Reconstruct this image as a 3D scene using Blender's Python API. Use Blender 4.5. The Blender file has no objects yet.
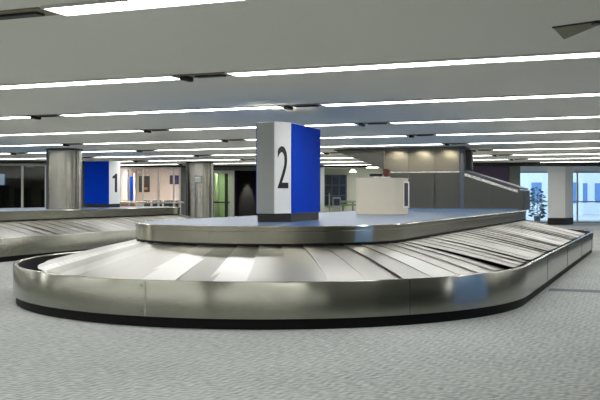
import bpy, bmesh, math, random
from mathutils import Vector, Matrix
random.seed(7)
scene = bpy.context.scene
COL = scene.collection
ORIG = {}

# ------------------------------------------------------------------ hall grid
CX, CY = -0.389, 13.425            # turning centre of the near carousel
U = Vector((0.374, 0.927, 0)).normalized()   # along the carousels
N = Vector((U.y, -U.x, 0))                   # across them
CEIL = 2.78
def G(s, t, z=0.0, o=(CX, CY)):
    return Vector((o[0] + s*N.x + t*U.x, o[1] + s*N.y + t*U.y, z))

# ------------------------------------------------------------------ materials
def nodes(name):
    m = bpy.data.materials.new(name); m.use_nodes = True
    nt = m.node_tree
    return m, nt, nt.nodes['Principled BSDF']
def L(nt, a, ao, b, bi): nt.links.new(a.outputs[ao], b.inputs[bi])
def lin(c):
    return tuple(((v/255)/12.92 if v/255 <= .04045 else ((v/255+.055)/1.055)**2.4) for v in c) + (1,)
def plain(name, rgb, rough=.6, metal=0.0, noise=0.0, nscale=20, bump=0.0, spec=.5):
    m, nt, b = nodes(name)
    b.inputs['Base Color'].default_value = lin(rgb)
    b.inputs['Roughness'].default_value = rough
    b.inputs['Metallic'].default_value = metal
    b.inputs['Specular IOR Level'].default_value = spec
    if noise or bump:
        tc = nt.nodes.new('ShaderNodeTexCoord')
        n = nt.nodes.new('ShaderNodeTexNoise'); n.inputs['Scale'].default_value = nscale
        n.inputs['Detail'].default_value = 4
        L(nt, tc, 'Object', n, 'Vector')
        if noise:
            mx = nt.nodes.new('ShaderNodeMix'); mx.data_type = 'RGBA'
            c = lin(rgb)
            mx.inputs[6].default_value = tuple(v*(1-noise) for v in c[:3])+(1,)
            mx.inputs[7].default_value = tuple(min(1, v*(1+noise)) for v in c[:3])+(1,)
            L(nt, n, 'Fac', mx, 0); nt.links.new(mx.outputs[2], b.inputs['Base Color'])
        if bump:
            bp = nt.nodes.new('ShaderNodeBump'); bp.inputs['Strength'].default_value = bump
            bp.inputs['Distance'].default_value = .01
            L(nt, n, 'Fac', bp, 'Height'); L(nt, bp, 'Normal', b, 'Normal')
    return m
def steel(name, rgb, rough, aniso=0.0, streak=.12, uv=True, stretch=(.6, 40, 1)):
    """brushed stainless: fine grain along U of the sweep"""
    m, nt, b = nodes(name)
    b.inputs['Metallic'].default_value = 1
    b.inputs['Roughness'].default_value = rough
    tc = nt.nodes.new('ShaderNodeTexCoord')
    mp = nt.nodes.new('ShaderNodeMapping'); mp.inputs['Scale'].default_value = stretch
    L(nt, tc, 'UV' if uv else 'Object', mp, 'Vector')
    n = nt.nodes.new('ShaderNodeTexNoise'); n.inputs['Scale'].default_value = 3; n.inputs['Detail'].default_value = 5
    L(nt, mp, 'Vector', n, 'Vector')
    mx = nt.nodes.new('ShaderNodeMix'); mx.data_type = 'RGBA'
    c = lin(rgb)
    mx.inputs[6].default_value = tuple(v*(1-streak) for v in c[:3])+(1,)
    mx.inputs[7].default_value = tuple(min(1, v*(1+streak)) for v in c[:3])+(1,)
    L(nt, n, 'Fac', mx, 0); nt.links.new(mx.outputs[2], b.inputs['Base Color'])
    mr = nt.nodes.new('ShaderNodeMapRange')
    mr.inputs['To Min'].default_value = rough*.75; mr.inputs['To Max'].default_value = rough*1.3
    L(nt, n, 'Fac', mr, 'Value'); L(nt, mr, 'Result', b, 'Roughness')
    if aniso:
        b.inputs['Anisotropic'].default_value = aniso
        tg = nt.nodes.new('ShaderNodeTangent'); tg.direction_type = 'UV_MAP'; tg.uv_map = 'UVMap'
        L(nt, tg, 'Tangent', b, 'Tangent'); b.inputs['Anisotropic Rotation'].default_value = .25
    return m
def emit(name, rgb, strength):
    m, nt, b = nodes(name)
    b.inputs['Base Color'].default_value = lin(rgb)
    b.inputs['Emission Color'].default_value = lin(rgb)
    b.inputs['Emission Strength'].default_value = strength
    return m
def glass(name, tint, gl=.08):
    m = bpy.data.materials.new(name); m.use_nodes = True
    nt = m.node_tree; nt.nodes.clear()
    o = nt.nodes.new('ShaderNodeOutputMaterial'); mx = nt.nodes.new('ShaderNodeMixShader')
    t = nt.nodes.new('ShaderNodeBsdfTransparent'); g = nt.nodes.new('ShaderNodeBsdfGlossy')
    t.inputs['Color'].default_value = tuple(tint)+(1,); g.inputs['Roughness'].default_value = .05
    mx.inputs[0].default_value = gl
    L(nt, t, 0, mx, 1); L(nt, g, 0, mx, 2); L(nt, mx, 0, o, 0)
    return m
def carpet_mat():
    m, nt, b = nodes('carpet')
    b.inputs['Roughness'].default_value = .95; b.inputs['Specular IOR Level'].default_value = .1
    tc = nt.nodes.new('ShaderNodeTexCoord')
    mp = nt.nodes.new('ShaderNodeMapping'); mp.inputs['Rotation'].default_value = (0, 0, math.radians(-22))
    L(nt, tc, 'Object', mp, 'Vector')
    sp = nt.nodes.new('ShaderNodeSeparateXYZ'); L(nt, mp, 'Vector', sp, 'Vector')
    def M(op, a, bb, name=None):
        k = nt.nodes.new('ShaderNodeMath'); k.operation = op
        for i, v in enumerate((a, bb)):
            if v is None: continue
            if isinstance(v, (int, float)): k.inputs[i].default_value = v
            else: nt.links.new(v, k.inputs[i])
        return k.outputs[0]
    # herringbone weave: diagonal ribs that change direction every 9 cm
    zig = M('PINGPONG', sp.outputs['X'], .12)
    n3 = nt.nodes.new('ShaderNodeTexNoise'); n3.inputs['Scale'].default_value = 6; L(nt, tc, 'Object', n3, 'Vector')
    v = M('ADD', M('ADD', sp.outputs['Y'], M('MULTIPLY', n3.outputs['Fac'], .09)), M('MULTIPLY', zig, 1.0, ))
    rib = M('PINGPONG', M('MULTIPLY', v, 1.0), .045)
    ribn = M('MULTIPLY', rib, 1/.045)
    n1 = nt.nodes.new('ShaderNodeTexNoise'); n1.inputs['Scale'].default_value = 34; n1.inputs['Detail'].default_value = 3
    n2 = nt.nodes.new('ShaderNodeTexNoise'); n2.inputs['Scale'].default_value = .6; n2.inputs['Detail'].default_value = 3
    mp2 = nt.nodes.new('ShaderNodeMapping'); mp2.inputs['Scale'].default_value = (.38, 1, 1); L(nt, mp, 'Vector', mp2, 'Vector'); L(nt, mp2, 'Vector', n1, 'Vector'); L(nt, tc, 'Object', n2, 'Vector')
    f = M('ADD', M('MULTIPLY', ribn, .17), M('MULTIPLY', n1.outputs['Fac'], .95))
    f = M('ADD', f, M('MULTIPLY', n2.outputs['Fac'], .22))
    r = nt.nodes.new('ShaderNodeValToRGB')
    r.color_ramp.elements[0].position = .28; r.color_ramp.elements[0].color = lin((96, 101, 100))
    r.color_ramp.elements[1].position = .98; r.color_ramp.elements[1].color = lin((188, 192, 190))
    nt.links.new(f, r.inputs[0]); L(nt, r, 'Color', b, 'Base Color')
    bp = nt.nodes.new('ShaderNodeBump'); bp.inputs['Strength'].default_value = .5; bp.inputs['Distance'].default_value = .006
    nt.links.new(f, bp.inputs['Height']); L(nt, bp, 'Normal', b, 'Normal')
    return m
M_ = {
 'rim': steel('rim stainless', (150, 151, 141), .20, .8, .03),
 'fascia': steel('fascia stainless', (182, 180, 166), .18, .8, .03),
 'plate_a': steel('plate steel', (172, 171, 166), .36, 0, .05),
 'plate_b': steel('plate steel worn', (158, 157, 151), .40, 0, .06),
 'plate_c': steel('plate steel bright', (190, 190, 187), .33, 0, .04),
 'panel': steel('panel stainless', (92, 92, 88), .32, 0, .06, uv=False, stretch=(1, 1, 30)),
 'panel_satin': steel('satin panel stainless', (118, 115, 104), .52, 0, .06, uv=False, stretch=(1, 1, 30)),
 'column': steel('column stainless', (172, 170, 160), .22, .7, .04),
 'bright': steel('bright stainless trim', (228, 228, 222), .25, 0, .03, uv=False),
 'post': plain('blue grey painted metal', (78, 82, 92), .45, .3),
 'rubber': plain('black rubber', (7, 7, 8), .7, noise=.2, spec=.2),
 'black': plain('black paint', (17, 17, 19), .5),
 'well': plain('dark conveyor well', (40, 40, 40), .6, noise=.4, nscale=9),
 'deck': plain('blue grey laminate', (86, 112, 144), .30, .05, noise=.04, nscale=6),
 'white': plain('white paint', (240, 240, 237), .55, noise=.02, nscale=8),
 'greywhite': plain('pale grey paint', (172, 172, 164), .6, noise=.03, nscale=8),
 'blue': plain('royal blue paint', (2, 62, 190), .6, noise=.06, nscale=3, spec=.04),
 'pale_blue': plain('pale blue for rim streak', (128, 176, 240), .45),  # only for the added column reflected in the near rim
 'ceiling': plain('textured ceiling', (222, 221, 212), .9, noise=.05, nscale=70, bump=.25, spec=.1),
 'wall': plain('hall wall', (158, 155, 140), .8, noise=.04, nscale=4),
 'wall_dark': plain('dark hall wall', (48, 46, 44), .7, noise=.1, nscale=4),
 'header': plain('dark header', (34, 37, 36), .7),
 'purple': plain('plum wall', (70, 58, 82), .7, noise=.06),
 'pier': plain('grey green pier', (88, 94, 88), .7),
 'green_wall': plain('pale sage wall', (184, 192, 180), .8, noise=.04, nscale=3),
 'lime': plain('lime green wall', (172, 205, 150), .7),
 'pink': plain('blush white wall', (214, 200, 194), .8, noise=.03, nscale=3),
 'alu': plain('aluminium frame', (178, 178, 172), .4, .4),
 'cream': plain('cream laminate', (222, 213, 192), .5, noise=.02, nscale=5),
 'navy': plain('navy glass', (22, 38, 62), .2, noise=.3, nscale=2),
 'navy_frame': plain('navy mullion', (44, 66, 92), .5),
 'orange': plain('orange timber', (196, 138, 84), .5, noise=.1),
 'darkseat': plain('dark upholstery', (44, 48, 42), .8),
 'olive': plain('olive upholstery', (74, 78, 48), .8),
 'bench': plain('green bench vinyl', (120, 150, 84), .6),
 'maroon': plain('maroon plastic', (104, 34, 30), .45),
 'picture': plain('dark artwork', (60, 50, 46), .5, noise=.8, nscale=5),
 'tray': plain('fixture tray', (120, 112, 92), .5, .3, noise=.3, nscale=14),
 'loose': plain('olive loose panel', (128, 126, 104), .8, noise=.1),
 'frame': plain('fixture frame', (206, 206, 202), .5),
 'seam': plain('carpet seam', (92, 104, 112), .9, noise=.1, nscale=60),
 'leaf': plain('dark leaf', (22, 74, 62), .6, noise=.4, nscale=9),
 'bark': plain('bark', (70, 60, 50), .8, noise=.3),
 'pot': plain('grey planter', (110, 112, 112), .7),
 'facade': plain('pale blue facade', (222, 232, 240), .8, noise=.05, nscale=1),
 'facade_blue': plain('blue glazing', (92, 140, 190), .3, noise=.3, nscale=1),
 'paving': plain('paving', (190, 196, 200), .8, noise=.1, nscale=2),
 'grey_plastic': plain('grey plastic', (138, 146, 140), .5),
 'lamp': emit('fluorescent diffuser', (255, 253, 250), 17),
 'roomlamp': emit('room lamp warm', (255, 244, 232), 44),
 'cool': emit('lit window', (196, 220, 255), 2.0),
 'pendant': emit('opal shade', (240, 250, 236), 1.6),
 'glass': glass('clear glass', (.93, .96, .96), .05),
 'glass_dark': glass('smoked glass', (.42, .43, .42), .07),
 'carpet': carpet_mat(),
}
def embossed():
    m = steel('embossed plate steel', (214, 214, 211), .34, 0, .03)
    nt = m.node_tree; b = nt.nodes['Principled BSDF']
    tc = nt.nodes.new('ShaderNodeTexCoord'); v = nt.nodes.new('ShaderNodeTexVoronoi'); v.inputs['Scale'].default_value = 16
    v.inputs['Randomness'].default_value = 0
    bp = nt.nodes.new('ShaderNodeBump'); bp.inputs['Strength'].default_value = .6; bp.inputs['Distance'].default_value = .02
    L(nt, tc, 'UV', v, 'Vector'); L(nt, v, 'Distance', bp, 'Height'); L(nt, bp, 'Normal', b, 'Normal')
    return m
M_['emboss'] = embossed()

# ------------------------------------------------------------------ helpers
def tag(o, label=None, cat=None, group=None, kind=None):
    if label: o['label'] = label
    if cat: o['category'] = cat
    if group: o['group'] = group
    if kind: o['kind'] = kind
    return o
def thing(name, loc, label, cat, group=None):
    o = bpy.data.objects.new(name, None); o.empty_display_size = .1
    COL.objects.link(o); o.location = loc; ORIG[o.name] = Vector(loc)
    return tag(o, label, cat, group)
def obj(name, bm, mat, parent=None, smooth=False, loc=None):
    """bm in world coordinates; stored relative to the parent's (or own) origin"""
    org = ORIG[parent.name] if parent else Vector(loc or (0, 0, 0))
    bmesh.ops.translate(bm, verts=bm.verts, vec=-org)
    bmesh.ops.recalc_face_normals(bm, faces=bm.faces)
    me = bpy.data.meshes.new(name); bm.to_mesh(me); bm.free()
    me.materials.append(M_[mat] if isinstance(mat, str) else mat)
    if smooth:
        me.shade_smooth()
        me.set_sharp_from_angle(angle=math.radians(35))
    o = bpy.data.objects.new(name, me); COL.objects.link(o)
    if parent: o.parent = parent
    else: o.location = org
    ORIG[o.name] = org
    return o
def struct(name, bm, mat, **k):
    return tag(obj(name, bm, mat, **k), kind='structure')
def add_box(bm, a, b):
    x0, y0, z0 = (min(a[i], b[i]) for i in range(3)); x1, y1, z1 = (max(a[i], b[i]) for i in range(3))
    v = [bm.verts.new(p) for p in ((x0,y0,z0),(x1,y0,z0),(x1,y1,z0),(x0,y1,z0),(x0,y0,z1),(x1,y0,z1),(x1,y1,z1),(x0,y1,z1))]
    for f in ((0,3,2,1),(4,5,6,7),(0,1,5,4),(1,2,6,5),(2,3,7,6),(3,0,4,7)): bm.faces.new([v[i] for i in f])
    return v
def box(a, b, bev=0):
    bm = bmesh.new(); add_box(bm, a, b)
    if bev: bmesh.ops.bevel(bm, geom=bm.edges[:], offset=bev, segments=2, affect='EDGES')
    return bm
def gbox(s0, s1, t0, t1, z0, z1, bev=0, o=(CX, CY)):
    """box aligned with the hall grid"""
    bm = bmesh.new(); add_box(bm, (s0, t0, z0), (s1, t1, z1))
    if bev: bmesh.ops.bevel(bm, geom=bm.edges[:], offset=bev, segments=2, affect='EDGES')
    for v in bm.verts: v.co = G(v.co.x, v.co.y, v.co.z, o)
    return bm
def prism(poly, z0, z1, bev=0):
    """poly: list of Vector xy"""
    bm = bmesh.new()
    lo = [bm.verts.new((p[0], p[1], z0)) for p in poly]; hi = [bm.verts.new((p[0], p[1], z1)) for p in poly]
    bm.faces.new(lo[::-1]); bm.faces.new(hi)
    k = len(poly)
    for i in range(k): bm.faces.new((lo[i], lo[(i+1) % k], hi[(i+1) % k], hi[i]))
    if bev: bmesh.ops.bevel(bm, geom=bm.edges[:], offset=bev, segments=2, affect='EDGES')
    return bm
def slab(poly3, d):
    """extrude a 3D polygon by vector d"""
    bm = bmesh.new()
    a = [bm.verts.new(p) for p in poly3]; b = [bm.verts.new(Vector(p)+d) for p in poly3]
    bm.faces.new(a[::-1]); bm.faces.new(b); k = len(a)
    for i in range(k): bm.faces.new((a[i], a[(i+1) % k], b[(i+1) % k], b[i]))
    return bm
def add_cyl(bm, p, r0, z0, z1, seg=24, r1=None):
    r1 = r0 if r1 is None else r1
    lo = [bm.verts.new((p[0]+r0*math.cos(2*math.pi*i/seg), p[1]+r0*math.sin(2*math.pi*i/seg), z0)) for i in range(seg)]
    hi = [bm.verts.new((p[0]+r1*math.cos(2*math.pi*i/seg), p[1]+r1*math.sin(2*math.pi*i/seg), z1)) for i in range(seg)]
    bm.faces.new(lo[::-1]); bm.faces.new(hi)
    for i in range(seg): bm.faces.new((lo[i], lo[(i+1) % seg], hi[(i+1) % seg], hi[i]))
def cyl(p, r0, z0, z1, seg=24, r1=None):
    bm = bmesh.new(); add_cyl(bm, p, r0, z0, z1, seg, r1); return bm
def add_tube(bm, a, b, r, seg=8):
    a, b = Vector(a), Vector(b); d = (b-a)
    m = bmesh.ops.create_cone(bm, cap_ends=True, segments=seg, radius1=r, radius2=r, depth=d.length)
    rot = d.to_track_quat('Z', 'Y').to_matrix().to_4x4()
    bmesh.ops.transform(bm, matrix=Matrix.Translation((a+b)/2) @ rot, verts=m['verts'])
def tube(a, b, r, seg=8):
    bm = bmesh.new(); add_tube(bm, a, b, r, seg); return bm
def text_mesh(ch, height, wscale, depth, origin, xdir, zdir=Vector((0, 0, 1))):
    """numeral lying on a vertical face: origin = centre, xdir = reading direction"""
    cu = bpy.data.curves.new('num', 'FONT'); cu.body = ch; cu.size = 1; cu.extrude = .5; cu.resolution_u = 8
    if ch == '1':                      # upright stem with a small flag at the left of its head
        bpy.data.curves.remove(cu); bm = bmesh.new()
        pts = [(.02, -.5), (.5, -.5), (.5, .5), (.16, .5), (-.10, .40), (-.5, .36), (-.5, .24), (.02, .26)]
        fr = [bm.verts.new((x, y, .5)) for x, y in pts]; bk = [bm.verts.new((x, y, -.5)) for x, y in pts]
        bm.faces.new(fr); bm.faces.new(bk[::-1])
        for i in range(len(pts)): bm.faces.new((bk[i], bk[(i+1) % len(pts)], fr[(i+1) % len(pts)], fr[i]))
        xdir = xdir.normalized(); out = xdir.cross(zdir)
        for v in bm.verts: v.co = origin + xdir*(v.co.x*wscale) + zdir*(v.co.y*height) + out*(v.co.z*2*depth)
        return bm
    t = bpy.data.objects.new('num', cu); COL.objects.link(t)
    dg = bpy.context.evaluated_depsgraph_get(); me = t.evaluated_get(dg).to_mesh()
    bm = bmesh.new(); bm.from_mesh(me); t.evaluated_get(dg).to_mesh_clear()
    bpy.data.objects.remove(t); bpy.data.curves.remove(cu)
    xs = [v.co.x for v in bm.verts]; ys = [v.co.y for v in bm.verts]
    cx, cy, h, w = (min(xs)+max(xs))/2, (min(ys)+max(ys))/2, max(ys)-min(ys), max(xs)-min(xs)
    xdir = xdir.normalized(); out = xdir.cross(zdir)
    for v in bm.verts:
        a, b_, c = (v.co.x-cx)/w*wscale, (v.co.y-cy)/h*height, v.co.z
        v.co = origin + xdir*a + zdir*b_ + out*(c*2*depth)
    return bm
def copy_tree(o, parent=None):
    c = o.copy(); COL.objects.link(c); ORIG[c.name] = ORIG[o.name]
    if parent: c.parent = parent
    for ch in list(o.children): copy_tree(ch, c)
    return c

# ------------------------------------------------------------------ the carousel loop
LEN = 11.7
def loop_samples(nnear=96, nfar=48, nst=14):
    """(centre t, normal angle) around the stadium; angle measured from N towards U"""
    out = []
    for i in range(nst): out.append((LEN*i/nst, 0.0))                      # right leg, going away
    for i in range(nfar): out.append((LEN, math.pi*i/nfar))               # far end
    for i in range(nst): out.append((LEN*(1-i/nst), math.pi))             # left leg, coming back
    for i in range(nnear): out.append((0.0, math.pi + math.pi*i/nnear))   # near end
    return out
def ringpt(t, a, r, z): return G(r*math.cos(a), t + r*math.sin(a), z)
def sweep(profile, closed_profile=False, **k):
    bm = bmesh.new(); sm = loop_samples(**k); uvl = bm.loops.layers.uv.new('UVMap')
    rows = [[bm.verts.new(ringpt(t, a, r, z)) for r, z in profile] for t, a in sm]
    arc = [0.0]
    for i in range(len(sm)):
        arc.append(arc[-1] + (rows[(i+1) % len(sm)][0].co - rows[i][0].co).length)
    pv = [0.0]
    for j in range(1, len(profile)):
        pv.append(pv[-1] + math.hypot(profile[j][0]-profile[j-1][0], profile[j][1]-profile[j-1][1]))
    jn = len(profile) if closed_profile else len(profile)-1
    for i in range(len(sm)):
        i2 = (i+1) % len(sm)
        for j in range(jn):
            j2 = (j+1) % len(profile)
            f = bm.faces.new((rows[i][j], rows[i2][j], rows[i2][j2], rows[i][j2]))
            for l, uv in zip(f.loops, ((arc[i], pv[j]), (arc[i+1], pv[j]), (arc[i+1], pv[j2 if j2 else j]), (arc[i], pv[j2 if j2 else j]))):
                l[uvl].uv = uv
    return bm
RP = 3.45
TOTAL = 2*LEN + 2*math.pi*RP
def loop_at(p):
    p %= TOTAL; h = math.pi*RP
    if p < LEN: return p, 0.0
    p -= LEN
    if p < h: return LEN, p/RP
    p -= h
    if p < LEN: return LEN-p, math.pi
    p -= LEN
    return 0.0, math.pi + p/RP
NPL = 94
def plate_bm(i, lift):
    w = TOTAL/NPL; bm = bmesh.new(); uvl = bm.loops.layers.uv.new('UVMap')
    nr, nw = 8, 3; g = {}
    mid = loop_at((i+.5)*w); ro, zo = (3.50, .475) if 0 < mid[0] < LEN-.3 else (3.36, .462)
    tw = random.uniform(-.016, .016)
    for layer in (0, 1):
        for a in range(nr+1):
            fr = a/nr; r = ro + (1.93-ro)*fr
            z = zo + (.812-zo)*fr + .012*math.sin(math.pi*fr)
            for b in range(nw+1):
                q = b/nw
                bow = .02*math.sin(math.pi*fr)
                t, an = loop_at((i + q*1.16)*w + bow)
                zz = z + lift*(1-q) + tw*(q-.5)*2*(1-fr) - (.008 if layer else 0)
                g[layer, a, b] = bm.verts.new(ringpt(t, an, r, zz))
    def face(k, uv):
        f = bm.faces.new([g[x] for x in k])
        for l, q in zip(f.loops, uv): l[uvl].uv = q
    for a in range(nr):
        for b in range(nw):
            uv = [(x*.18, y*.1) for x, y in ((a, b), (a+1, b), (a+1, b+1), (a, b+1))]
            face([(0,a,b),(0,a+1,b),(0,a+1,b+1),(0,a,b+1)], uv)
            face([(1,a,b),(1,a,b+1),(1,a+1,b+1),(1,a+1,b)], uv)
        for b in (0, nw): face([(0,a,b),(1,a,b),(1,a+1,b),(0,a+1,b)], [(0,0)]*4)
    for b in range(nw):
        for a in (0, nr): face([(0,a,b),(0,a,b+1),(1,a,b+1),(1,a,b)], [(0,0)]*4)
    return bm
def make_carousel():
    root = thing('baggage_carousel', G(0, LEN/2, 0), 'stainless baggage carousel with blue numbered 2 column, filling the foreground', 'baggage carousel', 'baggage carousels')
    obj('kick_plate', sweep([(3.60, 0.0), (3.645, 0.0), (3.645, .135), (3.60, .135)], True), 'rubber', root, True)
    rim = obj('rim', sweep([(3.655, .118), (3.684, .118), (3.684, .508), (3.676, .520), (3.628, .520), (3.622, .512)]), 'rim', root, True)
    obj('inner_liner', sweep([(3.622, .512), (3.622, .30), (3.60, .30)]), 'black', root, True)
    obj('well', sweep([(3.615, .32), (1.95, .40)]), 'well', root, True)
    # vertical joints between the rim sheets, each with its screws
    for p, deg in ((2.2, 0), (5.3, 0), (8.4, 0), (11.2, 0), (0, 205), (0, 271), (0, 318)):
        a = math.radians(deg)
        j = obj('joint', tube(ringpt(p, a, 3.6845, .12), ringpt(p, a, 3.6845, .505), .004, 6), 'bright' if deg == 271 else 'panel', rim)
        if deg == 271:
            for z in (.17, .455):
                obj('screw', tube(ringpt(p, a-.012, 3.68, z), ringpt(p, a-.012, 3.690, z), .008, 8), 'post', rim)
    obj('fascia', sweep([(1.95, .842), (2.010, .842), (2.010, .992), (2.020, 1.000), (2.020, 1.052), (2.012, 1.062), (1.95, 1.062)]), 'fascia', root, True)
    obj('skirt_seal', sweep([(1.98, .76), (2.003, .76), (2.003, .845), (1.98, .845)], True), 'rubber', root, True)
    bm = bmesh.new()
    sm = loop_samples()
    top = [bm.verts.new(ringpt(t, a, 1.99, 1.058)) for t, a in sm]; bot = [bm.verts.new(ringpt(t, a, 1.99, 1.03)) for t, a in sm]
    bm.faces.new(top); bm.faces.new(bot[::-1])
    for i in range(len(sm)): bm.faces.new((top[i], top[(i+1) % len(sm)], bot[(i+1) % len(sm)], bot[i]))
    obj('deck', bm, 'deck', root)
    bm = bmesh.new()
    vs = sweep([(1.85, .0), (1.85, 1.03)])
    obj('core', vs, 'black', root, True)
    bm.free()
    for i in range(NPL):
        lift = .013 + random.uniform(-.004, .010)
        m = random.choice(['plate_a', 'plate_a', 'plate_b', 'plate_c'])
        if i == EMBOSS: m = 'emboss'
        obj('plate', plate_bm(i, lift), m, root, True)
    return root
EMBOSS = int(((2*LEN + math.pi*RP + math.radians(52)*RP) / TOTAL) * NPL)
near = make_carousel()
far = copy_tree(near)
O1 = (-10.44, 19.64)
far.location = G(0, LEN/2, 0, O1)
far['label'] = 'stainless baggage carousel at left, behind, with blue numbered 1 column'

# ------------------------------------------------------------------ number columns on the decks
def sign_column(poly, z0, z1, blue_i, num_i, ch, label, base_h, numc_z, num_w, num_h, grey_i=()):
    c = sum((Vector((p[0], p[1], 0)) for p in poly), Vector())/len(poly)
    root = thing('number_column', (c.x, c.y, z0), label, 'sign column', 'carousel number columns')
    P = [Vector((p[0], p[1], 0)) for p in poly]
    ins = [p + (c-p)*.03 for p in P]
    obj('base', prism(ins, z0, z0+base_h+.005), 'black', root)
    obj('body', prism(P, z0+base_h, z1), 'white', root)
    for k, mt, nm in [(k, 'blue', 'blue_panel') for k in blue_i] + [(k, 'greywhite', 'grey_panel') for k in grey_i]:
        if not ch: mt = 'pale_blue'
        a, b = P[k], P[(k+1) % len(P)]
        out = Vector(((b-a).y, -(b-a).x, 0)).normalized()
        if out.dot((a+b)/2-c) < 0: out = -out
        d = (b-a).normalized()
        q = [a+d*.004, b-d*.004]
        poly3 = [q[0]+Vector((0,0,z0+base_h+.002)), q[1]+Vector((0,0,z0+base_h+.002)), q[1]+Vector((0,0,z1-.012)), q[0]+Vector((0,0,z1-.012))]
        obj(nm, slab(poly3, out*.014), mt, root)
    if ch:
        a, b = P[num_i], P[(num_i+1) % len(P)]
        out = Vector(((b-a).y, -(b-a).x, 0)).normalized()
        if out.dot((a+b)/2-c) < 0: out = -out
        xd = Vector((0,0,1)).cross(out)      # reading direction seen from outside
        obj('numeral', text_mesh(ch, num_h, num_w, .004, (a+b)/2 + out*.003 + Vector((0,0,numc_z)), xd), 'black', root)
    return root
P0, P1, P2, P3 = Vector((-.640, 13.42)), Vector((-.374, 13.27)), Vector((-.134, 13.47)), Vector((.318, 14.75))
cc = (P0+P3)/2
sign_column([P0, P1, P2, P3, 2*cc-P1, 2*cc-P2], 1.06, 2.535, (2, 5), 1, '2',
            'white and blue column bearing the numeral 2, standing on the near carousel deck', .125, 1.866, .20, .62, (0, 3))
pc = Vector((-6.32, 30.0)); n2, u2 = Vector((N.x, N.y)), Vector((U.x, U.y))
sign_column([pc-n2*.97, pc, pc+u2*.66, pc+u2*.66-n2*.97], 1.06, 2.60, (0, 2), 1, '1',
            'white and blue column bearing the numeral 1, standing on the left carousel deck', .11, 1.87, .26, .62)
# made-up column, added outside the frame on the right to reflect a blue streak in the rim
bl = [Vector((6.3, 9.75)), Vector((6.3, 11.75)), Vector((7.0, 11.75)), Vector((7.0, 9.75))]
sign_column(bl, 0.0, 2.6, (0, 2), 1, '', 'made-up pale blue panelled column right of the near carousel, added for the blue reflection in its rim', .11, 1.9, .2, .6)

# ------------------------------------------------------------------ room shell
struct('floor', box((-26, -8, -.12), (18, 54, 0)), 'carpet')
bm = bmesh.new()
struct('ceiling', prism([(-26, -8), (18, -8), (18, 36.6), (8.75, 36.6), (8.75, 47), (-26, 47)], CEIL, CEIL+.15), 'ceiling')
bm.free()
struct('ceiling_vestibule', prism([(8.75, 36.6), (18, 36.6), (18, 48.3), (8.75, 48.3)], 2.97, 3.1), 'white')
struct('wall_left', box((-26.2, -8, 0), (-26, 47, CEIL)), 'wall')
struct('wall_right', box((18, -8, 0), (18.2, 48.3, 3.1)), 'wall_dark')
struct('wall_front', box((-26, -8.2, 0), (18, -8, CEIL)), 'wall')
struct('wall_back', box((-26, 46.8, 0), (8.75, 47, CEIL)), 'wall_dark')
struct('trim_1', gbox(3.72, 14, 1.90, 2.26, 0, .003), 'seam')

# ------------------------------------------------------------------ ceiling lights: rows across the hall
PITCH, GAP0, RUN0, RUN1 = 4.56, .08, .78, 4.64
def cam_x(p): return 300 + 906*p.x/p.y if p.y > .5 else None
ORD = ['nearest', 'second', 'third', 'fourth', 'fifth', 'sixth', 'seventh', 'eighth', 'ninth', 'tenth', 'eleventh', 'twelfth', 'thirteenth']
ROWS = [-6.95 + 3.5*i for i in range(10)]
def light_run(s0, s1, t, label):
    root = thing('ceiling_light', G((s0+s1)/2, t, CEIL), label, 'ceiling light', 'fluorescent ceiling strips')
    w = .13
    bm = gbox(s0, s1, t-w-.02, t-w, CEIL-.022, CEIL)
    for a in ((s0, s1, t+w, t+w+.02), (s0-.02, s0, t-w-.02, t+w+.02), (s1, s1+.02, t-w-.02, t+w+.02)):
        b2 = gbox(*a, CEIL-.022, CEIL); me = bpy.data.meshes.new('tmp'); b2.to_mesh(me); b2.free(); bm.from_mesh(me); bpy.data.meshes.remove(me)
    obj('frame', bm, 'frame', root)
    k = 3
    for i in range(k):
        a = s0 + (s1-s0)*i/k; b = s0 + (s1-s0)*(i+1)/k
        obj('diffuser', gbox(a+.008, b-.008, t-w, t+w, CEIL-.016, CEIL-.002), 'lamp', root)
def dead_tray(s0, s1, t, label):
    root = thing('unlit_ceiling_light', G((s0+s1)/2, t, CEIL), label, 'ceiling light', 'unlit gaps in the ceiling strips')
    obj('pan', gbox(s0+.03, s1-.03, t-.12, t+.12, CEIL-.012, CEIL), 'tray', root)
    obj('lamp_holder', gbox(s0+.10, s0+.17, t-.10, t+.10, CEIL-.06, CEIL-.012, .008), 'black', root)
    obj('ballast_cover', gbox(s0+.26, s1-.1, t-.05, t+.05, CEIL-.03, CEIL-.012, .004), 'well', root)
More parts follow.
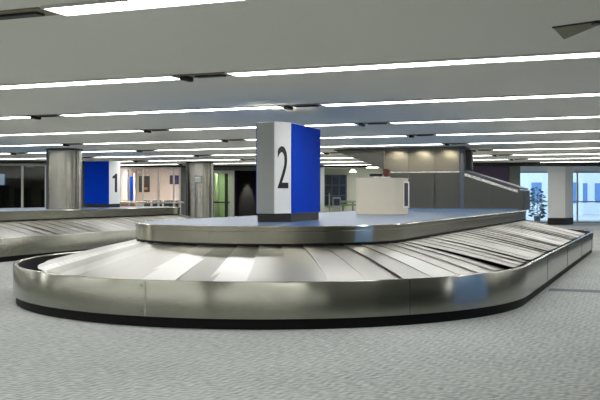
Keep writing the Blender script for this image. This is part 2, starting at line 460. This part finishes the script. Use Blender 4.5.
for ri, t in enumerate(ROWS):
    runs, trays = [], []
    for k in range(-6, 3):
        off = .24 if ri == 1 else 0.0
        s0, s1 = RUN0 + PITCH*k + off, RUN1 + PITCH*k + off
        if t == ROWS[0] and k == 0: s0 = 1.34
        a, b = G(s0, t), G(s1, t)
        if min(a.x, b.x) < -25.5 or max(a.x, b.x) > 17.5: continue
        ylim = 34.6 if (a.x+b.x)/2 < -8.4 else (36 if b.x > 6.6 else 39.5)
        if max(a.y, b.y) > ylim: continue
        xa, xb = cam_x(a), cam_x(b)
        vis = xa is not None and xb is not None and xb > 4 and xa < 596
        if xa is None or xb is None: vis = False
        yv = 195.5 - 1.33*906/min(a.y, b.y)
        if min(195.5-1.33*906/a.y, yv) < -12: vis = ri == 0 and k == 0
        if not vis and k >= 1 and ri < 2: continue
        runs.append((s0, s1, vis))
        g0, g1 = GAP0 + PITCH*k + off, RUN0 + PITCH*k + off
        if t == ROWS[0] and k == 0: g1 = 1.31
        c = G((g0+g1)/2, t); xc = cam_x(c)
        if xc is not None and -60 < xc < 610 and 195.5-1.33*906/c.y > -5: trays.append((g0, g1))
    nv = 0; rw = ORD[ri]
    for s0, s1, vis in runs:
        if vis:
            nv += 1
            light_run(s0, s1, t, 'lit fluorescent strip in the %s ceiling row, %s visible run from the left' % (rw, 'first' if nv == 1 else ORD[nv-1]))
        else:
            light_run(s0, s1, t, 'lit fluorescent strip of the %s ceiling row, running on outside the frame' % rw)
    for q, (g0, g1) in enumerate(trays):
        dead_tray(g0, g1, t, 'unlit dark fixture tray in the %s ceiling row, %s gap from the left' % (rw, 'first' if q == 0 else ORD[q]))
for i, t in enumerate([ROWS[0]-3.5*j for j in (1, 2, 3, 4)]):
    for k in range(-4, 2):
        s0, s1 = RUN0 + PITCH*k, RUN1 + PITCH*k
        a, b = G(s0, t), G(s1, t)
        if min(a.x, b.x) < -25.5 or max(a.x, b.x) > 17.5 or min(a.y, b.y) < -7.5: continue
        light_run(s0, s1, t, 'lit fluorescent strip in a ceiling row behind the viewpoint')

# loose access panel hanging from the ceiling, upper right
q = [Vector((1.997, 7.15, CEIL-.008)), Vector((2.26, 6.90, CEIL-.008)), Vector((2.31, 7.00, CEIL-.014)), Vector((2.20, 7.55, CEIL-.030))]
rt = thing('ceiling_panel', (2.15, 7.2, CEIL), 'loose olive access panel hanging from the ceiling at upper right', 'ceiling panel')
obj('flap', slab(q, Vector((0, 0, .006))), 'loose', rt)
obj('hinge_edge', slab([Vector((1.985, 7.14, CEIL-.010)), Vector((2.27, 6.87, CEIL-.010)), Vector((2.29, 6.90, CEIL-.010)), Vector((2.00, 7.17, CEIL-.010))], Vector((0, 0, .010))), 'well', rt)
obj('latch', box((2.24, 6.88, CEIL-.022), (2.30, 6.97, CEIL)), 'black', rt)

# ------------------------------------------------------------------ steel clad round columns
def round_column(p, r, z0, label, plate=False):
    root = thing('round_column', (p[0], p[1], z0), label, 'column', 'steel clad columns')
    bm = bmesh.new(); uvl = bm.loops.layers.uv.new('UVMap'); seg = 64
    lo = []; hi = []
    for i in range(seg):
        a = 2*math.pi*i/seg
        lo.append(bm.verts.new((p[0]+r*math.cos(a), p[1]+r*math.sin(a), z0))); hi.append(bm.verts.new((p[0]+r*math.cos(a), p[1]+r*math.sin(a), CEIL)))
    for i in range(seg):
        f = bm.faces.new((lo[i], lo[(i+1) % seg], hi[(i+1) % seg], hi[i]))
        for l, q in zip(f.loops, ((i*.05, 0), ((i+1)*.05, 0), ((i+1)*.05, 2), (i*.05, 2))): l[uvl].uv = q
    obj('cladding', bm, 'column', root, True)
    for deg in (197, 215, 325, 343):
        a = math.radians(deg); c = (p[0]+r*math.cos(a), p[1]+r*math.sin(a))
        obj('seam_strip', cyl(c, .022, z0, CEIL, 10), 'bright' if deg in (343, ) else 'post', root)
    obj('collar', cyl(p, r+.012, CEIL-.05, CEIL, 48), 'panel', root, True)
    if plate:
        obj('notice_plate', box((p[0]-.17, p[1]-r-.03, 1.93), (p[0]+.17, p[1]-r+.02, 2.22)), 'grey_plastic', root)
        for z in (2.02, 2.10, 2.16):
            obj('notice_line', box((p[0]-.13, p[1]-r-.034, z-.018), (p[0]+.1, p[1]-r-.028, z+.012)), 'white', root)
    return root
round_column((-6.73, 25.9), .49, 1.06, 'stainless clad round column rising from the left carousel deck')
round_column((-3.98, 36.0), .55, 0, 'stainless clad round column with a small notice plate, beyond the carousels', True)

# ------------------------------------------------------------------ infeed chute enclosure at the far end of the near deck
T0 = 11.95
root = thing('conveyor_enclosure', G(0, T0+.5, 1.06), 'stainless panelled infeed conveyor enclosure with sloping chute, standing on the near carousel deck', 'conveyor')
DEP = 1.1
def face_panel(name, pts, mat, proud=0.0, th=.03, par=None):
    poly = [G(s, T0-proud, z) for s, z in pts]
    return obj(name, slab(poly, U*th), mat, par or root)
# s positions from left tip of the chute to the right end of the deck
sA, sB, sC, sD, sE, sF, sG = -3.39, -1.88, -1.17, -.45, .30, 1.78, 1.94
obj('housing', gbox(sB+.03, sE, T0+.03, T0+DEP, 1.063, CEIL-.002), 'panel', root)
zs = 2.085
g = .006
face_panel('chute_side', [(sA, CEIL-.03), (sB-g, CEIL-.03), (sB-g, zs+.10)], 'panel')
obj('chute_belly', slab([G(sA, T0+.03, CEIL-.04), G(sB, T0+.03, zs+.08), G(sB, T0+.03, zs+.14), G(sA+.2, T0+.03, CEIL-.03)], U*(DEP-.05)), 'pier', root)
for a, b in ((sB, sC), (sC, sD), (sD, sE-.06)):
    face_panel('upper_panel', [(a+g, zs+.02), (b-g, zs+.02), (b-g, CEIL-.002), (a+g, CEIL-.002)], 'panel_satin')
    face_panel('lower_panel', [(a+g, 1.10), (b-g, 1.10), (b-g, zs-.012), (a+g, zs-.012)], 'panel')
face_panel('belt_trim', [(sB, zs-.012), (sE, zs-.012), (sE, zs+.02), (sB, zs+.02)], 'bright', .006)
face_panel('skirting', [(sB, 1.063), (sG, 1.063), (sG, 1.10), (sB, 1.10)], 'deck', .02, .05)
obj('post', gbox(sE-.05, sE+.07, T0-.015, T0+.10, 1.063, CEIL-.002), 'post', root)
obj('hood', gbox(sE+.07, sE+.24, T0+.12, T0+.30, 2.13, CEIL-.10), 'black', root)
# sloping chute on the right
zr0, zr1 = 2.08, 1.62
sM = (sE+sF)/2+.02; zM = (zr0+zr1)/2
face_panel('chute_panel', [(sE+.07, 1.10), (sM-g, 1.10), (sM-g, zM-.09), (sE+.07, zr0-.10)], 'panel')
face_panel('chute_panel', [(sM+g, 1.10), (sF-.02, 1.10), (sF-.02, zr1-.09), (sM+g, zM-.09)], 'panel')
face_panel('chute_rail', [(sE+.07, zr0-.10), (sF, zr1-.10), (sF, zr1-.03), (sE+.07, zr0-.02)], 'bright', .02, .06)
face_panel('chute_cap', [(sE+.07, zr0-.01), (sF+.10, zr1-.02), (sF+.12, zr1+.02), (sE+.07, zr0+.05)], 'post', .0, DEP)
obj('edge_post', gbox(sF-.02, sF+.015, T0-.01, T0+.04, 1.10, zr1-.08), 'post', root)
obj('end_box', gbox(sF+.015, sG, T0-.03, T0+DEP, 1.063, zr1-.03), 'panel', root)

for i, (a, b) in enumerate(((sB, sC), (sC, sD), (sD, sE))):
    p = G((a+b)/2, T0-.42)
    r = thing('downlight', (p.x, p.y, CEIL), 'small downlight washing the %s upper panel of the stainless conveyor enclosure' % ('left', 'middle', 'right')[i], 'downlight')
    obj('bezel', cyl((p.x, p.y), .05, CEIL-.015, CEIL, 20), 'frame', r)
    sp = bpy.data.lights.new('downlight_beam', 'SPOT'); sp.energy = 30; sp.spot_size = math.radians(120); sp.spot_blend = .5; sp.color = (1, .9, .72); sp.shadow_soft_size = .03
    so = bpy.data.objects.new('downlight_beam', sp); COL.objects.link(so); so.parent = r; so.location = (0, 0, -.03)
    so.rotation_euler = (math.radians(25), 0, math.radians(-22))
# ------------------------------------------------------------------ cream desk on the deck
def rounded_poly(w, d, r, k=8):
    out = []
    for cx, cy, a0, r in ((w/2-.30, -d/2+.30, -90, .30), (w/2-r, d/2-r, 0, r), (-w/2+r, d/2-r, 90, r), (-w/2+r, -d/2+r, 180, r)):
        for i in range(k+1):
            a = math.radians(a0+90*i/k); out.append((cx+r*math.cos(a), cy+r*math.sin(a)))
    return out
ang = math.radians(-22)
dc = Vector((1.72, 18.95))
def rot(p): return Vector((dc.x+p[0]*math.cos(ang)-p[1]*math.sin(ang), dc.y+p[0]*math.sin(ang)+p[1]*math.cos(ang)))
root = thing('service_desk', (dc.x, dc.y, 1.06), 'cream rounded service desk on the near carousel deck, right of the 2 column', 'desk')
W, D = .96, .80
obj('body', prism([rot(p) for p in rounded_poly(W, D, .13)], 1.062, 1.80), 'cream', root, True)
obj('plinth', prism([rot(p) for p in rounded_poly(W-.03, D-.03, .12)], 1.06, 1.075), 'post', root, True)
top = obj('worktop', prism([rot(p) for p in rounded_poly(W+.012, D+.012, .13)], 1.795, 1.812), 'cream', root, True)
def side_box(a, b, z0, z1, out0, out1):
    return prism([rot((W/2+out0, a)), rot((W/2+out1, a)), rot((W/2+out1, b)), rot((W/2+out0, b))], z0, z1)
obj('recess_frame', side_box(-.08, .34, 1.19, 1.74, -.01, .008), 'white', root)
obj('recess', side_box(-.04, .24, 1.23, 1.71, .0, .012), 'black', root)
def deskthing(name, x0, x1, z0, z1, mat, label, cat, y0=-.1, y1=.1):
    r = thing(name, (*rot(((x0+x1)/2, 0)), z0), label, cat)
    return r
r = deskthing('monitor', -.2, .05, 1.812, 1.9, 'black', 'low dark monitor lying on the cream desk', 'monitor')
obj('screen', prism([rot(p) for p in ((-.26, -.05), (.0, -.05), (.0, .02), (-.26, .02))], 1.85, 1.905), 'black', r)
obj('stand', prism([rot(p) for p in ((-.18, -.03), (-.08, -.03), (-.08, .02), (-.18, .02))], 1.812, 1.852), 'white', r)
r = deskthing('card_holder', .02, .14, 1.812, 2.0, 'maroon', 'maroon box on a white foot, on top of the cream desk', 'box')
obj('box', prism([rot(p) for p in ((.03, -.05), (.15, -.05), (.15, .05), (.03, .05))], 1.875, 2.00, .008), 'maroon', r)
obj('foot', prism([rot(p) for p in ((.0, -.07), (.16, -.07), (.16, .07), (.0, .07))], 1.812, 1.84), 'white', r)
obj('stem', prism([rot(p) for p in ((.05, -.03), (.13, -.03), (.13, .03), (.05, .03))], 1.838, 1.88), 'maroon', r)

# ------------------------------------------------------------------ back of the hall: left glazing (y = 35)
YL = 35.0
struct('trim_2', box((-26, YL-.05, 2.685), (-8.3, YL+.15, CEIL)), 'header')
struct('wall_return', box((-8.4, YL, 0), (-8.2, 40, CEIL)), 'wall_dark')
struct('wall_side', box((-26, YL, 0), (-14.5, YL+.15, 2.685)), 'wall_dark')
def window(name, x0, x1, z0, z1, y, mull, fw, fmat, gmat, rails=()):
    root = tag(thing(name, ((x0+x1)/2, y, z0), None, None), kind='structure')
    bm = bmesh.new()
    add_box(bm, (x0, y-.04, z0), (x1, y+.04, z0+fw)); add_box(bm, (x0, y-.04, z1-fw), (x1, y+.04, z1))
    for r_ in rails: add_box(bm, (x0, y-.03, r_-.03), (x1, y+.03, r_+.03))
    for m in mull: add_box(bm, (m-fw/2, y-.05, z0+.001), (m+fw/2, y+.05, z1-.001))
    obj('window_frame', bm, fmat, root)
    obj('pane', box((x0, y-.006, z0+fw), (x1, y+.006, z1-fw)), gmat, root)
    return root
window('window_1', -14.5, -9.75, .8, 2.685, YL, (-14.45, -12.6, -10.72, -9.80), .085, 'alu', 'glass_dark', ())
struct('wall_sill', box((-14.5, YL, 0), (-8.4, YL+.15, .80)), 'wall_dark')
struct('wall_pier', box((-9.75, YL, .8), (-8.4, YL+.15, 2.685)), 'wall_dark')
# dim room behind
struct('wall_dim_room', box((-20, 41, 0), (-8.4, 41.2, CEIL)), 'wall')
lw = thing('lit_window', (-13.9, 40.9, 1.6), 'pale lit window glowing at the far left, through the smoked glazing', 'window')
obj('pane', box((-13.9, 40.92, 1.72), (-13.37, 40.98, 2.42)), 'cool', lw)
obj('sash', box((-13.96, 40.90, 1.66), (-13.31, 41.0, 1.72)), 'alu', lw)
for i, (x, w) in enumerate(((-12.75, .14), (-11.95, .3), (-10.95, .16))):
    r = thing('locker', (x, 39, 0), ['narrow', 'wide', 'slim'][i] + ' blue grey cabinet standing in the dim room behind the left glazing', 'cabinet', 'cabinets in the dim room')
    obj('body', box((x-w, 38.8, 0), (x+w, 39.3, 1.9-.1*i), .02), 'navy_frame', r)
    obj('door', box((x-w+.03, 38.78, .1), (x+w-.03, 38.8, 1.8-.1*i)), 'navy', r)

# ------------------------------------------------------------------ middle storefront (y = 40): lounge, door, dark opening, sage room
YM = 40.0
struct('trim_3', box((-8.3, YM-.05, 2.70), (6.9, YM+.2, CEIL)), 'header')
window('window_2', -8.0, -5.25, .0, 2.70, YM, (-7.55, -6.93, -6.25, -5.57, -5.29), .075, 'alu', 'glass', ())
struct('wall_pier_lounge', box((-5.25, YM, 0), (-3.9, YM+.15, 2.70)), 'pier')
struct('wall_lounge', box((-8.2, 45.6, 0), (-3.9, 45.8, CEIL)), 'pink')
struct('wall_lounge_side', box((-3.95, YM+.15, 0), (-3.85, 45.8, CEIL)), 'pink')
struct('wall_lounge_left', box((-8.3, YM, 0), (-8.2, 45.8, CEIL)), 'pink')
def room_lamp(x, y, w, d, label, mat='roomlamp', z=CEIL):
    r = thing('room_light', (x, y, z), label, 'ceiling light')
    obj('frame', box((x-w/2-.03, y-d/2-.03, z-.02), (x+w/2+.03, y+d/2+.03, z)), 'frame', r)
    obj('diffuser', box((x-w/2, y-d/2, z-.03), (x+w/2, y+d/2, z-.021)), mat, r)
room_lamp(-6.9, 42.6, 1.6, .5, 'warm ceiling light panel in the lounge, left of its twin')
room_lamp(-5.0, 43.4, 1.2, .5, 'warm ceiling light panel in the lounge, right of its twin')
def picture(x0, x1, z0, z1, y, label, mats):
    r = thing('wall_picture', ((x0+x1)/2, y, z0), label, 'picture', 'pictures in the lounge')
    obj('frame', box((x0, y-.03, z0), (x1, y, z1)), 'darkseat', r)
    w = (x1-x0)
    obj('print', box((x0+.05, y-.036, z0+.05), (x1-.05, y-.03, z1-.05)), 'picture', r)
    obj('print_highlight', box((x0+.45*w, y-.04, z0+.12), (x0+.8*w, y-.036, z0+.3*(z1-z0))), 'orange', r)
picture(-8.10, -7.56, 1.62, 2.43, 45.59, 'tall dark picture on the lounge wall, left one', 0)
picture(-6.55, -6.10, 2.02, 2.46, 45.59, 'small square dark picture on the lounge wall, right one', 0)
r = thing('banner', (-7.9, 43, 0), 'blue banner stand inside the lounge beside the 1 column', 'banner')
obj('sheet', box((-8.15, 43.0, 1.2), (-7.98+.06, 43.03, 2.35)), 'blue', r)
obj('pole', box((-7.90, 43.0, 0), (-7.84, 43.06, 2.5)), 'white', r)
obj('foot', box((-8.15, 42.85, 0), (-7.8, 43.2, .04)), 'post', r)
r = thing('counter', (-7.5, 41.4, 0), 'orange timber counter in the lounge just right of the 1 column', 'counter')
obj('front', box((-8.15, 41.2, 0), (-7.55, 41.7, 1.17), .01), 'orange', r)
obj('top', box((-8.18, 41.15, 1.17), (-7.52, 41.75, 1.21)), 'cream', r)
def lounge_chair(x, y, mat, label, w=.5):
    r = thing('lounge_chair', (x, y, 0), label, 'chair', 'lounge chairs')
    obj('seat', box((x-w/2, y-.25, .40), (x+w/2, y+.25, .52), .03), mat, r)
    obj('backrest', box((x-w/2, y+.20, .5), (x+w/2, y+.28, 1.22), .03), mat, r)
    for a in (-1, 1):
        for b in (-.2, .2):
            obj('leg', tube((x+a*(w/2-.04), y+b, 0), (x+a*(w/2-.04), y+b, .41), .02), 'post', r)
lounge_chair(-7.08, 41.5, 'olive', 'olive high chair in the lounge, next to the orange counter', .36)
lounge_chair(-6.62, 41.8, 'darkseat', 'dark chair in the lounge, second from the orange counter', .44)
lounge_chair(-6.10, 41.8, 'darkseat', 'dark chair in the lounge, third from the orange counter', .44)
lounge_chair(-5.58, 41.8, 'darkseat', 'dark chair in the lounge, farthest right from the orange counter', .42)

room_lamp(-11.6, 38.2, .5, .12, 'small dim light added to brighten the room behind the left smoked glazing', 'lamp')  # added lamp, lifts the dim room out of black
# guard rail beyond the left carousel
r = thing('guard_rail', (-5.2, 37.2, 0), 'low stainless guard rail in front of the lounge glazing', 'railing')
for x in (-7.5, -5.15, -4.95): obj('post', tube((x, 37.2, 0), (x, 37.2, 1.16), .035, 10), 'bright', r)
obj('top_bar', tube((-7.6, 37.2, 1.16), (-4.75, 37.2, 1.16), .04, 10), 'bright', r)
obj('glass_infill', box((-7.45, 37.19, .15), (-5.2, 37.21, 1.08)), 'glass', r)

# glazed door with lime wall behind, and dark opening
dr = tag(thing('door_1', (-3.4, YM, 0), None, None), kind='structure')
bm = bmesh.new()
for x in (-3.84, -3.04): add_box(bm, (x-.06, YM-.05, 0), (x+.06, YM+.05, 2.5))
add_box(bm, (-3.9, YM-.05, 2.42), (-2.98, YM+.05, 2.55))
obj('door_frame', bm, 'alu', dr)
obj('door_leaf', box((-3.78, YM-.01, .08), (-3.10, YM+.01, 2.42)), 'glass', dr)
obj('door_stile', box((-3.32, YM-.03, 0), (-3.18, YM+.03, 2.42)), 'header', dr)
obj('push_bar', tube((-3.80, YM-.07, 1.15), (-3.10, YM-.07, 1.15), .03), 'well', dr)
struct('trim_4', box((-3.9, YM, 2.55), (-1.9, YM+.12, 2.70)), 'pier')
struct('trim_5', box((-3.02, YM-.04, 0), (-2.90, YM+.06, 2.55)), 'alu')
struct('wall_lime', box((-3.85, 43.0, 0), (-2.98, 43.1, CEIL)), 'lime')
struct('wall_lime_left', box((-3.85, YM+.2, 0), (-3.83, 43.0, 2.7)), 'lime')
struct('wall_lime_side', box((-3.02, YM+.1, 0), (-2.94, 43.1, CEIL)), 'wall_dark')
room_lamp(-3.42, 41.6, .5, .5, 'small ceiling light added to light the lime green lobby behind the glass door')  # fill lamp added so the lime wall shows bright
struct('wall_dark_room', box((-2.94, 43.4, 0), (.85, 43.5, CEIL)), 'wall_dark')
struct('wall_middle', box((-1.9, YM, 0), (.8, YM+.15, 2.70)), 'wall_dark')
r = thing('downlight', (-2.53, 43.05, CEIL), 'small recessed downlight inside the dark opening left of the 2 column', 'downlight')
obj('bezel', cyl((-2.53, 43.05), .07, CEIL-.02, CEIL, 20), 'frame', r)
sp = bpy.data.lights.new('downlight_beam', 'SPOT'); sp.energy = 260; sp.spot_size = math.radians(34); sp.spot_blend = .7; sp.color = (1, .97, .85); sp.shadow_soft_size = .03
so = bpy.data.objects.new('downlight_beam', sp); COL.objects.link(so); so.parent = r; so.location = (0, 0, -.04); so.rotation_euler = (math.radians(9), 0, 0)
# sage room
struct('wall_sage', box((.8, 44.0, 0), (6.9, 44.2, CEIL)), 'green_wall')
struct('wall_sage_left', box((.8, YM, 0), (1.08, 44, CEIL)), 'green_wall')
struct('wall_sage_right', box((6.7, YM, 0), (6.9, 44, CEIL)), 'green_wall')
room_lamp(3.9, 42.0, 1.6, .4, 'ceiling light panel added to brighten the sage green room')  # added light panel, brightens the sage walls
window('window_3', 1.16, 2.27, .95, 2.45, 43.93, (1.2, 1.55, 1.9, 2.23), .06, 'navy_frame', 'navy', (1.45, 1.95))
r = thing('pendant_lamp', (2.42, 41.5, 2.45), 'white dome pendant lamp hanging in the sage green room', 'pendant lamp')
obj('shade', cyl((2.42, 41.5), .19, 2.50, 2.66, 24, .07), 'pendant', r, True)
obj('cord', tube((2.42, 41.5, 2.65), (2.42, 41.5, CEIL), .012), 'black', r)
r = thing('kiosk', (1.62, 41, 0), 'grey self service kiosk in front of the navy window', 'kiosk')
obj('cabinet', box((1.48, 40.9, 0), (1.84, 41.3, 1.38), .02), 'grey_plastic', r)
obj('screen', box((1.52, 40.885, 1.0), (1.80, 40.9, 1.3)), 'navy', r)
obj('head', box((1.24, 40.95, 1.55), (1.42, 41.15, 1.75), .02), 'header', r)
obj('mast', box((1.30, 41.0, 0), (1.36, 41.06, 1.56)), 'grey_plastic', r)
r = thing('bench', (2.35, 41.2, 0), 'green vinyl bench in the sage room, left of the cream desk', 'bench')
obj('seat', box((1.88, 41.0, .98), (2.9, 41.4, 1.07), .02), 'bench', r)
obj('backrest', box((1.88, 41.4, 1.12), (2.9, 41.46, 1.22), .01), 'grey_plastic', r)
for x in (1.95, 2.4, 2.85): obj('leg', box((x-.02, 41.02, 0), (x+.02, 41.46, 1.13)), 'post', r)

# ------------------------------------------------------------------ right side: plum wall, vestibule and windows
YR = 36.5
struct('trim_6', box((6.7, YR-.05, 2.63), (18, YR+.15, CEIL+.2)), 'header')
struct('wall_plum', box((6.7, YR, 0), (8.42, YR+.15, 2.63)), 'purple')
struct('wall_plum_side', box((6.7, YR+.15, 0), (6.85, YM, CEIL)), 'wall_dark')
struct('wall_pier_vestibule', box((8.42, YR-.06, 0), (8.86, YR+.25, 2.63)), 'pier')
struct('wall_vestibule', box((8.6, YR+.25, 0), (8.75, 48, 3.0)), 'white')
YW = 48.2
struct('trim_7', box((8.75, YW-.1, 2.72), (18, YW+.1, 2.97)), 'white')
window('window_4', 8.75, 13.4, .0, 2.72, YW, (8.8, 11.62, 13.36), .07, 'alu', 'glass', (1.12,))
window('window_5', 13.4, 18.0, .0, 2.72, YW, (13.44, 14.75, 17.95), .07, 'alu', 'glass', (1.12,))
# square pillar turned to the grid
pp = Vector((13.05, 44.6))
a1, a2 = Vector((-.80, .18)), Vector((.62, .75))
root = thing('square_pillar', (pp.x+.0, pp.y+.45, 0), 'white square pillar with a black base in front of the bright windows', 'pillar')
pol = [pp, pp+a2, pp+a2+a1, pp+a1]
cen = sum(pol, Vector((0, 0)))/4
obj('shaft', prism(pol, .34, 2.97), 'white', root)
obj('base', prism([p+(p-cen)*.02 for p in pol], 0, .345), 'black', root)
obj('capital', prism([p+(p-cen)*.04 for p in pol], 2.62, 2.72), 'white', root)
room_lamp(11.2, 41.5, 2.4, .4, 'ceiling light added to light the vestibule, nearest to the pillar on the left', 'lamp', 2.97)  # both vestibule lamps are added to light its pillar and floor
room_lamp(14.8, 41.0, 2.4, .4, 'ceiling light added to light the vestibule, right of the pillar', 'lamp', 2.97)
# outside
struct('ground_outside', box((4, 54, -.12), (40, 90, -.02)), 'paving')
def building(x0, x1, y, h, label, n):
    r = thing('building', ((x0+x1)/2, y, 0), label, 'building', 'buildings outside the windows')
    obj('wall', box((x0, y, -.1), (x1, y+6, h)), 'facade', r)
    w = (x1-x0)/n
    for i in range(n):
        for k in range(4):
            obj('window', box((x0+w*(i+.2), y-.05, .9+k*2.6), (x0+w*(i+.75), y, 2.4+k*2.6)), 'facade_blue', r)
building(16.6, 20.6, 66, 11, 'pale blue building outside, seen left of the white pillar', 3)
building(21.2, 26.5, 70, 11, 'pale blue building outside, seen right of the white pillar', 4)
r = thing('leafy_shrub', (13.25, 50.6, 0), 'dark green leafy shrub outside the window, left of the white pillar', 'shrub')
bm = bmesh.new()
rng = random.Random(3)
for i in range(230):
    zc = .18 + 1.68*rng.random()**.9
    spread = .40*(1-.55*abs(zc-.8)/1.1)
    a = rng.random()*6.28; rr = spread*math.sqrt(rng.random())
    p = Vector((13.25+rr*math.cos(a), 50.6+rr*math.sin(a), zc))
    d = Vector((math.cos(a)+rng.uniform(-.5, .5), math.sin(a)+rng.uniform(-.5, .5), rng.uniform(-.5, .7))).normalized()
    sd = d.cross(Vector((rng.uniform(-1, 1), rng.uniform(-1, 1), rng.uniform(-1, 1)))).normalized(); l, w = rng.uniform(.14, .26), .055
    up = sd.cross(d)*.012
    v = [bm.verts.new(q) for q in (p, p+d*l*.5+sd*w+up, p+d*l, p+d*l*.5-sd*w+up)]
    bm.faces.new(v)
obj('foliage', bm, 'leaf', r)
bm = bmesh.new(); add_tube(bm, (13.25, 50.6, .25), (13.25, 50.6, 1.5), .02)
obj('stem', bm, 'bark', r)
obj('planter', cyl((13.25, 50.6), .16, 0, .30, 20, .2), 'pot', r, True)

# ------------------------------------------------------------------ world, camera, view
w = bpy.data.worlds.new('World'); scene.world = w; w.use_nodes = True
bg = w.node_tree.nodes['Background']; bg.inputs['Color'].default_value = lin((208, 229, 255)); bg.inputs['Strength'].default_value = 2.3
cam = bpy.data.cameras.new('Camera'); co = bpy.data.objects.new('Camera', cam); COL.objects.link(co)
co.location = (0, 0, 1.45); co.rotation_euler = (math.radians(90), 0, 0)
cam.sensor_width = 36; cam.lens = 906*36/600; cam.shift_y = -4.5/600
cam.clip_end = 300; cam.clip_start = .05
scene.camera = co
vs = scene.view_settings
vs.view_transform = 'Standard'; vs.look = 'None'; vs.gamma = 1; vs.use_curve_mapping = False
vs.exposure = 0.0
